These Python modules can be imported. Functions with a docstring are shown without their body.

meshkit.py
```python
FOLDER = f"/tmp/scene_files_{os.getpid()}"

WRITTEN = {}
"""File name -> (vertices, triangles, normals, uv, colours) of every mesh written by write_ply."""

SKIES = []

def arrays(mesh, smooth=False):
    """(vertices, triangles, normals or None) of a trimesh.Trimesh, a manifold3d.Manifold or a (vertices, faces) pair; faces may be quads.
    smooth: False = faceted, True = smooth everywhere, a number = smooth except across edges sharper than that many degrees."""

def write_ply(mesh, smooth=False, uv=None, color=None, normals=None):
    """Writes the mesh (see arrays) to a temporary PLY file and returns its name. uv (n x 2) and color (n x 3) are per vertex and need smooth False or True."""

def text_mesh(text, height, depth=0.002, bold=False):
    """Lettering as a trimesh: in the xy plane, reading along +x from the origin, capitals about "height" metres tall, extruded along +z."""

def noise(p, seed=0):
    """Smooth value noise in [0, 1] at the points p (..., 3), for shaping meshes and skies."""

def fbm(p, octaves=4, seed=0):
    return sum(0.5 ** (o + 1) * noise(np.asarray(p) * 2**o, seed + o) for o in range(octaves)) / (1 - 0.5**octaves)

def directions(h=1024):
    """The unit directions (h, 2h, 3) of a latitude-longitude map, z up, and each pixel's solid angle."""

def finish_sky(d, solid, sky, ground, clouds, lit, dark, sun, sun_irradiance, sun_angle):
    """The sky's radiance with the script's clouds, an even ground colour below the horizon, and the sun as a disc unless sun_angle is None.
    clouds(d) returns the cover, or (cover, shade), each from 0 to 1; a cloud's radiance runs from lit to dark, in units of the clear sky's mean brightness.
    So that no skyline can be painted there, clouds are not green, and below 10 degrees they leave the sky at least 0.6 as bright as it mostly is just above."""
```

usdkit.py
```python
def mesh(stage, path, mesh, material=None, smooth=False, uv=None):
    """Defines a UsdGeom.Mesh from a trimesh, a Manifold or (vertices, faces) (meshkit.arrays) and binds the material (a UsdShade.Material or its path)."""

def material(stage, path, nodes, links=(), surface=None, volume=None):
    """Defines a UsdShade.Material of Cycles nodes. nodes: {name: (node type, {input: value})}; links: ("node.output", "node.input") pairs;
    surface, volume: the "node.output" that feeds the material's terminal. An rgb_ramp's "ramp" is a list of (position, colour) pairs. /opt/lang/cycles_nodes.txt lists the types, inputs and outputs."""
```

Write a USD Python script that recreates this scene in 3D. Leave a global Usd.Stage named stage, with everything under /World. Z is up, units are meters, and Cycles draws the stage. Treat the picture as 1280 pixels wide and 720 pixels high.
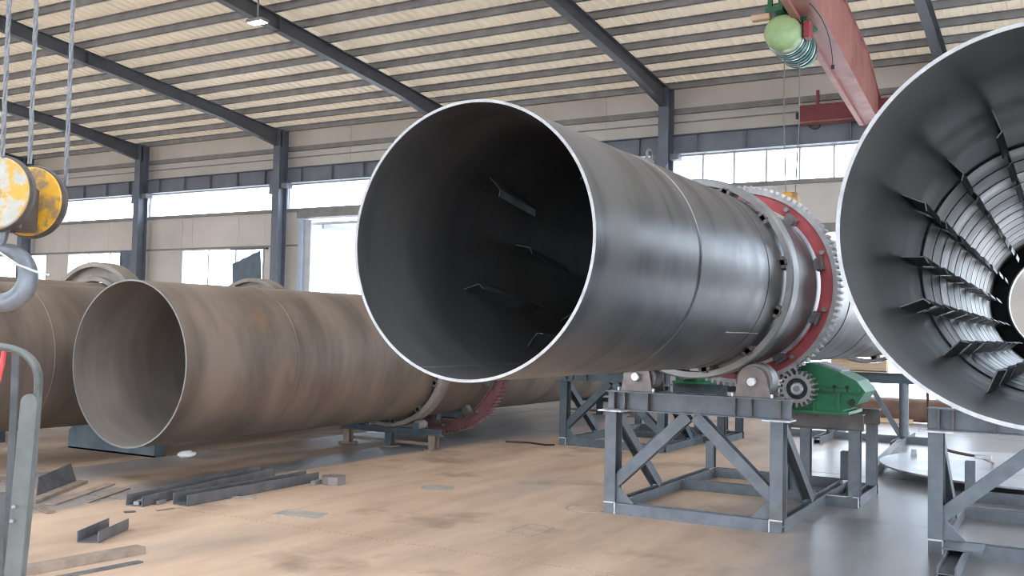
import math, random
import numpy as np, trimesh, usdkit, meshkit
from shapely.geometry import Polygon
from pxr import Usd, UsdGeom, UsdLux, UsdShade, Gf

random.seed(7); RNG = np.random.default_rng(7)
stage = Usd.Stage.CreateInMemory()
UsdGeom.SetStageUpAxis(stage, 'Z'); UsdGeom.SetStageMetersPerUnit(stage, 1.0)
UsdGeom.Xform.Define(stage, '/World')

# ------------------------------------------------------------------ camera, sky, exposure
EXPOSURE = 2.70
SKY = 1.0
CAM = np.array([0, 0, 1.6])
RIGHT = np.array([0.8682425581924026, 0.4957085758586935, 0.020684969510697086])
UP = np.array([0.0038945430066765763, -0.04850002431362445, 0.9988155886730777])
FWD = np.array([-0.49612467453078934, 0.8671336433686123, 0.04404034354991509])
FPX = 1232.1353797799343
cam = UsdGeom.Camera.Define(stage, '/World/camera')
cam.CreateHorizontalApertureAttr(36.0)
cam.CreateVerticalApertureAttr(36.0 * 720 / 1280)
cam.CreateFocalLengthAttr(36.0 * FPX / 1280)
cam.CreateClippingRangeAttr((0.05, 2000.0))
cam.CreateExposureAttr(EXPOSURE)
_m = Gf.Matrix4d(*RIGHT, 0, *UP, 0, *(-FWD), 0, *CAM, 1)
cam.AddTransformOp().Set(_m)


def ray(u, v):
    return FWD + RIGHT * (u - 640) / FPX - UP * (v - 360) / FPX


def at(u, v, y):          # the point of the place seen at (u, v) that stands at depth y (metres towards the back wall)
    d = ray(u, v); return CAM + d * (y / d[1])


def atz(u, v, z=0.0):     # ... that lies at height z
    d = ray(u, v); return CAM + d * ((z - 1.6) / d[2])


# sky: white haze at the horizon, soft blue above, with thin clouds all round
usdkit.material(stage, '/World/Looks/sky_air', {
    'tc': ('texture_coordinate', {}), 'sep': ('separate_xyz', {}),
    'grad': ('rgb_ramp', {'ramp': [(0.0, (.50, .49, .47)), (0.495, (.50, .49, .47)), (0.505, (.72, .85, 1.0)), (0.58, (.70, .83, 1.0)), (0.75, (.74, .84, .98)), (1.0, (.70, .79, .93))]}),
    'half': ('math', {'math_type': 'multiply_add', 'value2': 0.5, 'value3': 0.5}),
    'n': ('noise_texture', {'scale': 2.6, 'detail': 5.0, 'roughness': .55}),
    'cov': ('rgb_ramp', {'ramp': [(0.50, (0, 0, 0)), (0.66, (1, 1, 1))]}),
    'mx': ('mix', {'color2': (1.05, 1.05, 1.06)}),
    'bg': ('background_shader', {'strength': SKY})},
    [('tc.generated', 'sep.vector'), ('sep.z', 'half.value1'), ('half.value', 'grad.fac'), ('tc.generated', 'n.vector'),
     ('n.fac', 'cov.fac'), ('cov.color', 'mx.fac'), ('grad.color', 'mx.color1'), ('mx.color', 'bg.color')], surface='bg.background')
dome = UsdLux.DomeLight.Define(stage, '/World/sky')
dome.CreateIntensityAttr(1.0)
UsdShade.MaterialBindingAPI.Apply(dome.GetPrim()).Bind(UsdShade.Material.Get(stage, '/World/Looks/sky_air'))

# ------------------------------------------------------------------ materials
def noisy(name, c1, c2, scale=6.0, rough=.5, rough2=None, metallic=0.0, stretch=(1, 1, 1), lo=.35, hi=.65, bump=0.0, bscale=None, tone=0.0, c3=None, s3=1.3, lo3=.58, hi3=.68, spec=.5, detail=4.0):
    """A painted, rusted or bare surface: two tones broken up by noise, an optional third in patches, per-object tone, roughness that follows."""
    n = {'tc': ('texture_coordinate', {}), 'mp': ('mapping', {'scale': stretch}), 'n': ('noise_texture', {'scale': scale, 'detail': detail, 'roughness': .6}),
         'r': ('rgb_ramp', {'ramp': [(lo, c1), (hi, c2)]}), 'p': ('principled_bsdf', {'roughness': rough, 'metallic': metallic, 'specular_ior_level': spec})}
    l = [('tc.object', 'mp.vector'), ('mp.vector', 'n.vector'), ('n.fac', 'r.fac')]
    col = 'r.color'
    if c3 is not None:
        n |= {'n3': ('noise_texture', {'scale': s3, 'detail': 6.0, 'roughness': .65}), 'r3': ('rgb_ramp', {'ramp': [(lo3, (0, 0, 0)), (hi3, (1, 1, 1))]}), 'm3': ('mix', {'color2': c3})}
        l += [('tc.object', 'n3.vector'), ('n3.fac', 'r3.fac'), ('r3.color', 'm3.fac'), (col, 'm3.color1')]; col = 'm3.color'
    if tone:
        n |= {'oi': ('object_info', {}), 'mr': ('map_range', {'to_min': 1 - tone, 'to_max': 1 + tone}), 'hs': ('hsv', {})}
        l += [('oi.random', 'mr.value'), ('mr.result', 'hs.value'), (col, 'hs.color')]; col = 'hs.color'
    l.append((col, 'p.base_color'))
    if rough2 is not None:
        n['rr'] = ('map_range', {'from_min': .3, 'from_max': .7, 'to_min': rough, 'to_max': rough2, 'clamp': True}); l += [('n.fac', 'rr.value'), ('rr.result', 'p.roughness')]
    if bump:
        n |= {'nb': ('noise_texture', {'scale': bscale or scale * 4, 'detail': 3.0}), 'b': ('bump', {'strength': bump, 'distance': .01})}
        l += [('mp.vector', 'nb.vector'), ('nb.fac', 'b.height'), ('b.normal', 'p.normal')]
    return usdkit.material(stage, '/World/Looks/' + name, n, l, surface='p.BSDF')


M = {}
M['drum_blue'] = noisy('drum_mill_steel', (.12, .12, .127), (.215, .205, .20), 1.6, .28, .44, .85, (.35, 1.8, .35), tone=.16, bump=.04, bscale=3)
M['drum_brown'] = noisy('drum_rusting_steel', (.125, .094, .075), (.255, .198, .155), 1.3, .42, .58, .5, (.4, 1.6, .4), tone=.12, c3=(.30, .16, .085), s3=1.1, lo3=.60, hi3=.76, bump=.05, bscale=5)
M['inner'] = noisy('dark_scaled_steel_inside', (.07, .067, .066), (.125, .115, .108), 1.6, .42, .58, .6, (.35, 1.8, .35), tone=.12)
M['inner_lit'] = noisy('far_lit_steel_inside', (.22, .213, .20), (.34, .33, .31), 2.5, .36, .52, .6, (.35, 1.8, .35), tone=.22)  # paler copy of the inside steel, painting in light from the far end
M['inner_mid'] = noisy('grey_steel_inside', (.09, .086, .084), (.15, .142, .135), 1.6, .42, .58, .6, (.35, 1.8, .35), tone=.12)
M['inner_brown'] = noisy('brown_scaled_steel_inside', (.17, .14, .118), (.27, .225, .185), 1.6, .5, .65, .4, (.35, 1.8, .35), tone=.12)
M['rim'] = noisy('ground_bright_edge', (.30, .295, .29), (.42, .415, .41), 14, .42, None, .3)
M['flight'] = noisy('lifter_plate', (.11, .11, .115), (.20, .195, .19), 5, .34, .5, .75, tone=.15)
M['ring'] = noisy('turned_ring_steel', (.20, .195, .19), (.29, .28, .27), 3, .34, .5, .6)
M['ring_brown'] = noisy('rusty_ring_steel', (.20, .17, .145), (.30, .26, .225), 3, .5, .6, .4)
M['red'] = noisy('red_primer', (.30, .045, .05), (.38, .07, .07), 4, .5, None, 0)
M['red_dull'] = noisy('dull_red_primer', (.13, .05, .05), (.18, .075, .07), 5, .6, None, 0)
M['gear_steel'] = noisy('gear_tooth_steel', (.26, .245, .24), (.36, .34, .33), 8, .45, None, .5)
M['stand'] = noisy('grey_mill_profile', (.10, .112, .125), (.155, .168, .182), 5, .42, .56, .35, tone=.10, bump=.03, c3=(.125, .112, .108), s3=2.2)
M['stand_dark'] = noisy('blue_grey_profile', (.055, .075, .087), (.09, .11, .122), 5, .5, None, .2, tone=.10)
M['stand_brown'] = noisy('brownish_beam_end', (.10, .085, .08), (.16, .14, .13), 6, .5, None, .4)
M['weld'] = noisy('bright_weld', (.42, .42, .42), (.58, .58, .58), 20, .4, None, .3)
M['green'] = noisy('green_enamel', (.008, .12, .045), (.015, .19, .07), 4, .35, .5, 0, bump=.05, bscale=14)
M['dark'] = noisy('black_iron', (.018, .018, .02), (.035, .034, .035), 8, .5, None, .3)
M['shaft'] = noisy('bright_shaft', (.38, .375, .37), (.52, .51, .50), 10, .3, None, .7)
M['bearing'] = noisy('brown_bearing_plate', (.16, .13, .12), (.24, .20, .18), 7, .45, None, .4)
M['wood'] = noisy('pale_timber', (.62, .43, .27), (.74, .54, .36), 3, .75, None, 0, (1, 1, 8))
M['floor'] = None
M['column'] = noisy('blue_grey_column_paint', (.115, .135, .17), (.15, .17, .21), 2, .42, None, 0)
M['rafter'] = noisy('dark_rafter_paint', (.075, .08, .093), (.10, .105, .12), 2, .45, None, 0)
M['purlin'] = noisy('galvanised_purlin', (.24, .24, .245), (.32, .32, .325), 3, .45, None, .2, tone=.06)
M['runway'] = noisy('runway_beam_paint', (.15, .165, .195), (.19, .205, .235), 2, .45, None, 0)
M['roof'] = usdkit.material(stage, '/World/Looks/beige_roof_sheet', {      # thin pale sheet, lets a little daylight through
    'tc': ('texture_coordinate', {}), 'n': ('noise_texture', {'scale': .8, 'detail': 4.0}), 'r': ('rgb_ramp', {'ramp': [(.35, (.58, .51, .405)), (.65, (.70, .615, .49))]}),
    'p': ('principled_bsdf', {'roughness': .6}), 't': ('translucent_bsdf', {'color': (.86, .70, .50)}), 'm': ('mix_closure', {'fac': .028})},
    [('tc.object', 'n.vector'), ('n.fac', 'r.fac'), ('r.color', 'p.base_color'), ('p.BSDF', 'm.closure1'), ('t.BSDF', 'm.closure2')], surface='m.closure')
M['wall'] = noisy('cream_wall_sheet', (.56, .515, .465), (.64, .59, .535), .7, .6, None, 0, tone=.05)
M['girt'] = noisy('wall_girt', (.20, .19, .185), (.26, .25, .24), 3, .5, None, 0)
M['frame'] = noisy('pale_window_frame', (.48, .50, .52), (.56, .58, .60), 3, .5, None, 0)
M['pale'] = noisy('pale_blue_door_frame', (.42, .50, .60), (.50, .58, .68), 3, .5, None, 0)
M['tarp'] = noisy('blue_grey_tarpaulin', (.10, .14, .18), (.16, .20, .24), 3, .7, None, 0)
M['crane'] = noisy('faded_red_crane_paint', (.36, .13, .115), (.46, .20, .17), 1.5, .5, None, 0, c3=(.30, .11, .10), s3=.9)
M['crane_dark'] = noisy('maroon_crane_paint', (.19, .035, .042), (.26, .05, .055), 3, .45, None, 0)
M['hoist_cap'] = noisy('light_green_hoist_paint', (.30, .44, .20), (.40, .54, .27), 5, .4, None, 0)
M['hoist_body'] = noisy('teal_hoist_paint', (.03, .13, .12), (.06, .20, .18), 5, .35, None, 0)
M['yellow'] = noisy('worn_yellow_paint', (.50, .23, .015), (.62, .32, .02), 6, .5, None, 0, c3=(.24, .15, .07), s3=7, lo3=.52, hi3=.6)
M['yellow_worn'] = noisy('flaking_yellow_paint', (.32, .30, .26), (.40, .38, .33), 6, .5, None, .1, c3=(.48, .27, .04), s3=9, lo3=.44, hi3=.50)
M['sheave_rim'] = noisy('dark_sheave_rim', (.06, .05, .045), (.12, .10, .09), 9, .45, None, .5)
M['hook'] = noisy('forged_grey_hook', (.13, .14, .155), (.20, .21, .225), 9, .4, None, .5)
M['rope'] = noisy('wire_rope', (.14, .14, .145), (.20, .20, .205), 60, .45, None, .4)
M['cart'] = noisy('worn_grey_trolley_paint', (.085, .088, .08), (.135, .138, .128), 9, .4, .55, .3, c3=(.055, .053, .05), s3=6)
M['cart_dark'] = noisy('dark_trolley_panel', (.06, .06, .06), (.10, .10, .10), 9, .5, None, .2)
M['red_strap'] = noisy('red_rubber_hose', (.60, .05, .06), (.70, .08, .08), 5, .5)
M['scrap'] = noisy('dark_scrap_steel', (.075, .07, .07), (.13, .12, .115), 7, .5, None, .4, tone=.2)
M['scrap_brown'] = noisy('brown_scrap_steel', (.20, .145, .11), (.29, .22, .17), 6, .6, None, .2, tone=.15)
M['channel'] = noisy('dark_channel_steel', (.085, .083, .088), (.14, .135, .14), 7, .45, None, .45, tone=.12)
M['lid'] = noisy('grey_disc_plate', (.30, .31, .33), (.40, .41, .43), 2.5, .32, .45, .6)
M['rust'] = noisy('rusty_brown_pipe', (.13, .075, .055), (.19, .11, .08), 4, .65, None, .1)
M['rubber'] = noisy('brown_cable_sheath', (.10, .06, .045), (.14, .09, .07), 10, .6)
M['cover'] = noisy('pit_cover_plate', (.27, .235, .20), (.36, .31, .26), 5, .6, None, .15)
M['white'] = noisy('white_plastic_scrap', (.70, .69, .67), (.8, .79, .77), 8, .5)
M['yard'] = noisy('pale_yard_concrete', (.55, .54, .52), (.64, .63, .61), .6, .8)
M['leaf'] = noisy('bush_leaves', (.10, .22, .05), (.20, .36, .10), 9, .6)
M['gap_glow'] = usdkit.material(stage, '/World/Looks/glowing_roof_gap', {'e': ('emission', {'color': (1, .97, .9), 'strength': 6.0})}, [], surface='e.emission')  # emission for the glow that stands in for a bright roof gap
M['glass'] = usdkit.material(stage, '/World/Looks/window_glass', {
    't': ('transparent_bsdf', {'color': (.95, .97, .98)}), 'g': ('glossy_bsdf', {'roughness': .02, 'color': (1, 1, 1)}), 'm': ('mix_closure', {'fac': .07})},
    [('t.BSDF', 'm.closure1'), ('g.BSDF', 'm.closure2')], surface='m.closure')
# dusty concrete: grey slab under tan dust, scuffed along the working direction, darker oily patches
M['floor'] = usdkit.material(stage, '/World/Looks/dusty_concrete', {
    'g': ('geometry', {}),
    'mp': ('mapping', {'scale': (.9, .22, 1)}), 'n1': ('noise_texture', {'scale': .55, 'detail': 5.0, 'roughness': .6}),
    'n2': ('noise_texture', {'scale': 1.6, 'detail': 8.0, 'roughness': .65}), 'n3': ('noise_texture', {'scale': .8, 'detail': 7.0, 'roughness': .6}),
    'sx': ('separate_xyz', {}),
    'lx': ('map_range', {'from_min': -3.3, 'from_max': -1.5, 'to_min': .20, 'to_max': -.20, 'clamp': True}),
    'st': ('rgb_ramp', {'ramp': [(0, (0, 0, 0)), (.47, (0, 0, 0)), (.475, (1, 1, 1)), (.515, (.8, .8, .8)), (.52, (.2, .2, .2)), (.535, (.2, .2, .2)), (.54, (1, 1, 1)), (.565, (1, 1, 1)), (.57, (0, 0, 0)), (1, (0, 0, 0))]}),
    'sm': ('map_range', {'from_min': -20, 'from_max': 2, 'clamp': True}), 'a3': ('math', {'math_type': 'multiply_add', 'value2': -.30}),
    'ly': ('map_range', {'from_min': 10.5, 'from_max': 13.5, 'to_min': 0.0, 'to_max': -.22, 'clamp': True}),
    'a1': ('math', {'math_type': 'add'}), 'a2': ('math', {'math_type': 'add'}),
    'dust': ('rgb_ramp', {'ramp': [(.36, (0, 0, 0)), (.62, (1, 1, 1))]}),
    'grey': ('rgb_ramp', {'ramp': [(.3, (.14, .135, .135)), (.7, (.215, .206, .20))]}),
    'tan': ('rgb_ramp', {'ramp': [(.30, (.31, .205, .137)), (.5, (.44, .30, .205)), (.70, (.55, .39, .272))]}),
    'mx': ('mix', {}), 'oil': ('rgb_ramp', {'ramp': [(.34, (.45, .43, .42)), (.44, (1, 1, 1))]}), 'mo': ('mix', {'mix_type': 'multiply', 'fac': .7}),
    'rr': ('map_range', {'to_min': .34, 'to_max': .62}), 'b': ('bump', {'strength': .25, 'distance': .01}),
    'p': ('principled_bsdf', {'specular_ior_level': .5})},
    [('g.position', 'mp.vector'), ('mp.vector', 'n1.vector'), ('mp.vector', 'n2.vector'), ('g.position', 'n3.vector'), ('g.position', 'sx.vector'), ('sx.x', 'lx.value'), ('sx.y', 'ly.value'),
     ('n1.fac', 'a1.value1'), ('lx.result', 'a1.value2'), ('a1.value', 'a2.value1'), ('ly.result', 'a2.value2'), ('sx.x', 'sm.value'), ('sm.result', 'st.fac'), ('st.color', 'a3.value1'), ('a2.value', 'a3.value3'), ('a3.value', 'dust.fac'), ('n2.fac', 'grey.fac'), ('n2.fac', 'tan.fac'),
     ('dust.color', 'mx.fac'), ('grey.color', 'mx.color1'), ('tan.color', 'mx.color2'), ('n3.fac', 'oil.fac'), ('mx.color', 'mo.color1'), ('oil.color', 'mo.color2'), ('mo.color', 'p.base_color'),
     ('dust.color', 'rr.value'), ('rr.result', 'p.roughness'), ('n2.fac', 'b.height'), ('b.normal', 'p.normal')], surface='p.BSDF')

# ------------------------------------------------------------------ object helpers
_used = {}


def numbered(parent, name):
    k = (parent, name); c = _used.get(k, 0); _used[k] = c + 1
    return name if c == 0 else f'{name}_{c:03d}'


def path_of(p): return '/World' if p is None else str(p.GetPath())


def obj(name, mesh, m, parent=None, smooth=False, label=None):
    if isinstance(mesh, list): mesh = trimesh.util.concatenate(mesh)
    pp = path_of(parent)
    pr = usdkit.mesh(stage, pp + '/' + numbered(pp, name), mesh, M[m] if isinstance(m, str) else m, smooth=smooth).GetPrim()
    if label: pr.SetCustomDataByKey('label', label)
    return pr


def tag(p, label, cat, group=None, kind=None):
    p.SetCustomDataByKey('label', label); p.SetCustomDataByKey('category', cat)
    if group: p.SetCustomDataByKey('group', group)
    if kind: p.SetCustomDataByKey('kind', kind)
    return p


def thing(name, label, cat, loc=(0, 0, 0), rotz=0.0, group=None, kind=None):
    x = UsdGeom.Xform.Define(stage, '/World/' + numbered('/World', name))
    x.AddTranslateOp().Set(Gf.Vec3d(*map(float, loc)))
    if rotz: x.AddRotateZOp().Set(float(rotz))
    return tag(x.GetPrim(), label, cat, group, kind)


def struct(name, mesh=None, m=None, label=None, smooth=False):
    if mesh is None:
        p = UsdGeom.Xform.Define(stage, '/World/' + numbered('/World', name)).GetPrim()
    else:
        p = obj(name, mesh, m, None, smooth)
    p.SetCustomDataByKey('kind', 'structure')
    if label: p.SetCustomDataByKey('label', label)
    return p


def bx(x0, x1, y0, y1, z0, z1):
    b = trimesh.creation.box((abs(x1 - x0), abs(y1 - y0), abs(z1 - z0))); b.apply_translation(((x0 + x1) / 2, (y0 + y1) / 2, (z0 + z1) / 2)); return b


def lathe(profile, seg=96, closed=True):
    """Closed profile [(radius, y)] turned about the y axis."""
    pr = np.array(profile, float); n = len(pr); a = np.linspace(0, 2 * np.pi, seg, endpoint=False)
    v = np.stack([np.outer(np.cos(a), pr[:, 0]), np.tile(pr[:, 1], (seg, 1)), np.outer(np.sin(a), pr[:, 0])], -1).reshape(-1, 3)
    f = []
    for i in range(seg):
        j = (i + 1) % seg
        for k in range(n if closed else n - 1):
            l = (k + 1) % n
            f += [(i * n + k, i * n + l, j * n + l), (i * n + k, j * n + l, j * n + k)]
    t = trimesh.Trimesh(v, np.array(f), process=False)
    t.update_faces(t.nondegenerate_faces())
    t.merge_vertices()
    if t.volume < 0: t.invert()
    return t


def ring_y(r0, r1, y0, y1, seg=96, ch=0.0):
    if ch: return lathe([(r0, y0), (r1 - ch, y0), (r1, y0 + ch), (r1, y1 - ch), (r1 - ch, y1), (r0, y1)], seg)
    return lathe([(r0, y0), (r1, y0), (r1, y1), (r0, y1)], seg)


def disc_y(r, y0, y1, seg=48, ch=0.0): return ring_y(1e-5, r, y0, y1, seg, ch)


def tube(pts, r, seg=10, flat=None):
    """A round (or flattened) bar swept along pts; r may be a list."""
    pts = np.array(pts, float); n = len(pts); rr = np.broadcast_to(r, n)
    t = np.gradient(pts, axis=0); t /= np.linalg.norm(t, axis=1)[:, None]
    u = np.cross(t[0], [0, 0, 1.0]); u = u if np.linalg.norm(u) > .1 else np.cross(t[0], [0, 1.0, 0]); u /= np.linalg.norm(u)
    v = []
    a = np.linspace(0, 2 * np.pi, seg, endpoint=False)
    for i in range(n):
        u = u - t[i] * (u @ t[i]); u /= np.linalg.norm(u); w = np.cross(t[i], u)
        fu, fw = flat or (1, 1)
        v.append(pts[i] + rr[i] * (fu * np.outer(np.cos(a), u) + fw * np.outer(np.sin(a), w)))
    f = []
    for i in range(n - 1):
        for k in range(seg):
            l = (k + 1) % seg
            f += [(i * seg + k, i * seg + l, (i + 1) * seg + l), (i * seg + k, (i + 1) * seg + l, (i + 1) * seg + k)]
    v = np.vstack(v + [pts[:1], pts[-1:]]); c0, c1 = len(v) - 2, len(v) - 1
    for k in range(seg):
        l = (k + 1) % seg
        f += [(c0, l, k), (c1, (n - 1) * seg + k, (n - 1) * seg + l)]
    m = trimesh.Trimesh(v, np.array(f), process=False)
    if m.volume < 0: m.invert()
    return m


def frame_to(m, p0, p1, side):
    """m is built along +x from the origin with its y towards 'side': carry it to p0 -> p1."""
    p0, p1 = np.array(p0, float), np.array(p1, float); x = p1 - p0; x /= np.linalg.norm(x)
    y = np.array(side, float); y -= x * (x @ y); y /= np.linalg.norm(y); z = np.cross(x, y)
    T = np.eye(4); T[:3, 0], T[:3, 1], T[:3, 2], T[:3, 3] = x, y, z, p0
    m = m.copy(); m.apply_transform(T); return m


def hbar(p0, p1, side, b=.10, h=.10, tf=.009, tw=.007):
    """H profile from p0 to p1; its two flanges face +side and -side (h apart), flange breadth b."""
    L = float(np.linalg.norm(np.array(p1, float) - np.array(p0, float)))
    m = trimesh.util.concatenate([bx(0, L, -h / 2, -h / 2 + tf, -b / 2, b / 2), bx(0, L, h / 2 - tf, h / 2, -b / 2, b / 2), bx(0, L, -h / 2 + tf, h / 2 - tf, -tw / 2, tw / 2)])
    return frame_to(m, p0, p1, side)


def ubar(p0, p1, side, b=.10, h=.06, t=.007):
    """Channel from p0 to p1: web breadth b, flanges h long towards 'side'."""
    L = float(np.linalg.norm(np.array(p1, float) - np.array(p0, float)))
    m = trimesh.util.concatenate([bx(0, L, 0, t, -b / 2, b / 2), bx(0, L, t, h, -b / 2, -b / 2 + t), bx(0, L, t, h, b / 2 - t, b / 2)])
    return frame_to(m, p0, p1, side)


def rbox(x0, x1, y0, y1, z0, z1, c=.01):
    """Box with chamfered edges."""
    pts = []
    for sx, x in ((1, x0), (-1, x1)):
        for sy, y in ((1, y0), (-1, y1)):
            for sz, z in ((1, z0), (-1, z1)):
                pts += [(x + sx * c, y + sy * c, z), (x + sx * c, y, z + sz * c), (x, y + sy * c, z + sz * c)]
    return trimesh.convex.convex_hull(np.array(pts))


def plate_xz(poly, y0, y1, holes=()):
    m = trimesh.creation.extrude_polygon(Polygon(poly, holes), y1 - y0, engine='earcut')
    v = m.vertices.copy(); m.vertices = np.stack([v[:, 0], y0 + v[:, 2], v[:, 1]], 1); m.invert(); return m


def plate_yz(poly, x0, x1):
    m = trimesh.creation.extrude_polygon(Polygon(poly), x1 - x0, engine='earcut')
    v = m.vertices.copy(); m.vertices = np.stack([x0 + v[:, 2], v[:, 0], v[:, 1]], 1); return m


def plate_xy(poly, z0, z1, holes=()):
    m = trimesh.creation.extrude_polygon(Polygon(poly, holes), z1 - z0, engine='earcut'); m.apply_translation((0, 0, z0)); return m


def slab_at(p, q, w, h, lift=0.0, roll=0.0):
    """Flat bar lying from p to q (floor points), width w, thickness h."""
    L = float(np.linalg.norm(np.array(q) - np.array(p)))
    m = bx(0, L, -w / 2, w / 2, 0, h)
    m.apply_transform(trimesh.transformations.rotation_matrix(roll, [1, 0, 0]))
    d = np.array(q, float) - np.array(p, float); yaw = math.atan2(d[1], d[0]); pitch = math.atan2(d[2], np.hypot(d[0], d[1]))
    m.apply_transform(trimesh.transformations.rotation_matrix(-pitch, [0, 1, 0])); m.apply_transform(trimesh.transformations.rotation_matrix(yaw, [0, 0, 1]))
    m.apply_translation(np.array(p, float) + [0, 0, lift]); return m


def gear_poly(r_root, r_tip, n, seg_ph=0.0):
    pts = []
    for k in range(n):
        a0 = 2 * np.pi * (k + seg_ph) / n; w = 2 * np.pi / n
        for d, r in ((-.50, r_root), (-.27, r_root), (-.14, r_tip), (.14, r_tip), (.27, r_root)):
            pts.append((r * math.cos(a0 + d * w), r * math.sin(a0 + d * w)))
    return pts


# ------------------------------------------------------------------ the hall
X0, X1, YW, YN, YR = -50.0, 14.0, 22.0, -9.0, 6.5
ZE, SL = 7.48, 0.10
COLS = [round(-50.3 + 6 * k, 1) for k in range(11)]     # ... -32.3, -26.3, -20.3, -14.3, -8.3, -2.3, 3.7, 9.7


def zr(y): return ZE + SL * (YW - y) if y > YR else ZE + SL * (YW - YR) - SL * (YR - y)


# floor: concrete slabs with sawn joints
fl = struct('floor')
obj('sub_base', bx(X0, X1, YN, YW, -.2, -.035), 'scrap_brown', fl, label='dirt-filled joints between the slabs')
xs = [X0, -33.6, -21.6, -9.6, 2.4, X1]; ys = [YN, .1, 6.1, 12.1, 18.1, YW]
for a, b in zip(xs[:-1], xs[1:]):
    for c, d in zip(ys[:-1], ys[1:]):
        obj('slab', bx(a + .011, b - .011, c + .011, d - .011, -.03, 0), 'floor', fl)
struct('trim_1', [bx(-400, 400, YW + .3, 400, -.25, -.06), bx(X1 + .1, 400, -400, YW + .3, -.25, -.06), bx(-400, X0 - .1, -400, YW + .3, -.25, -.06), bx(X0 - .1, X1 + .1, -400, YN - .2, -.25, -.06)], 'yard', 'pale concrete yard outside the hall')

# roof: trapezoidal sheets running down the slope, purlins below them
PITCH, DEP = .24, .055


def roof_sheet(ya, yb):
    n = int((X1 - X0 + 1) / PITCH); prof = []
    for k in range(n):
        x = X0 - .5 + k * PITCH
        prof += [(x, 0), (x + .145, 0), (x + .165, DEP), (x + .22, DEP)]
    prof = np.array(prof); v = []
    for y in (ya, yb):
        v.append(np.stack([prof[:, 0], np.full(len(prof), y), zr(y) + prof[:, 1]], 1))
    n = len(prof); i = np.arange(n - 1)
    f = np.vstack([np.stack([i, i + 1, n + i + 1], 1), np.stack([i, n + i + 1, n + i], 1)])
    return trimesh.Trimesh(np.vstack(v), f, process=False)


ce = struct('ceiling')
obj('roof_sheeting', roof_sheet(YW + .5, YR), 'roof', ce, label='beige corrugated roof sheeting seen from below')
obj('roof_sheeting', roof_sheet(YR, 5.6), 'roof', ce); obj('roof_sheeting', roof_sheet(-6.4, YN - .5), 'roof', ce)
for k, a in enumerate(np.arange(X0, X1, 4.0)):                 # unseen rooflights added for top light: glazed strips between sheeted ones
    for p_, (x0, x1, m_) in enumerate(((a, a + 1.9, 'roof'), (a + 1.9, a + 4.0, 'glass'))):
        v = np.array([(x, y, zr(y) + dz) for x in (x0, x1) for y in (5.6, -6.4) for dz in (.004, .012)])
        obj('rooflight_pane' if p_ else 'roof_panel', trimesh.convex.convex_hull(v), m_, ce)
obj('ridge_cap', trimesh.convex.convex_hull(np.array([(x, y, zr(y) + dz) for x in (X0, X1) for y in (YR - .3, YR, YR + .3) for dz in (.05, .06)])), 'roof', ce)
PUR = [21.72 - .86 * k for k in range(18)] + [5.6 - 1.7 * k for k in range(9)]
for y in PUR:
    z = zr(y)
    web, b, t = .15, .06, .006
    obj('purlin', [bx(X0, X1, y, y + t, z - web, z), bx(X0, X1, y, y + b, z - web, z - web + t), bx(X0, X1, y - b, y, z - t - .001, z - .001), bx(X0, X1, y + b - t, y + b, z - web, z - web + .018)], 'purlin', ce)

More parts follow.
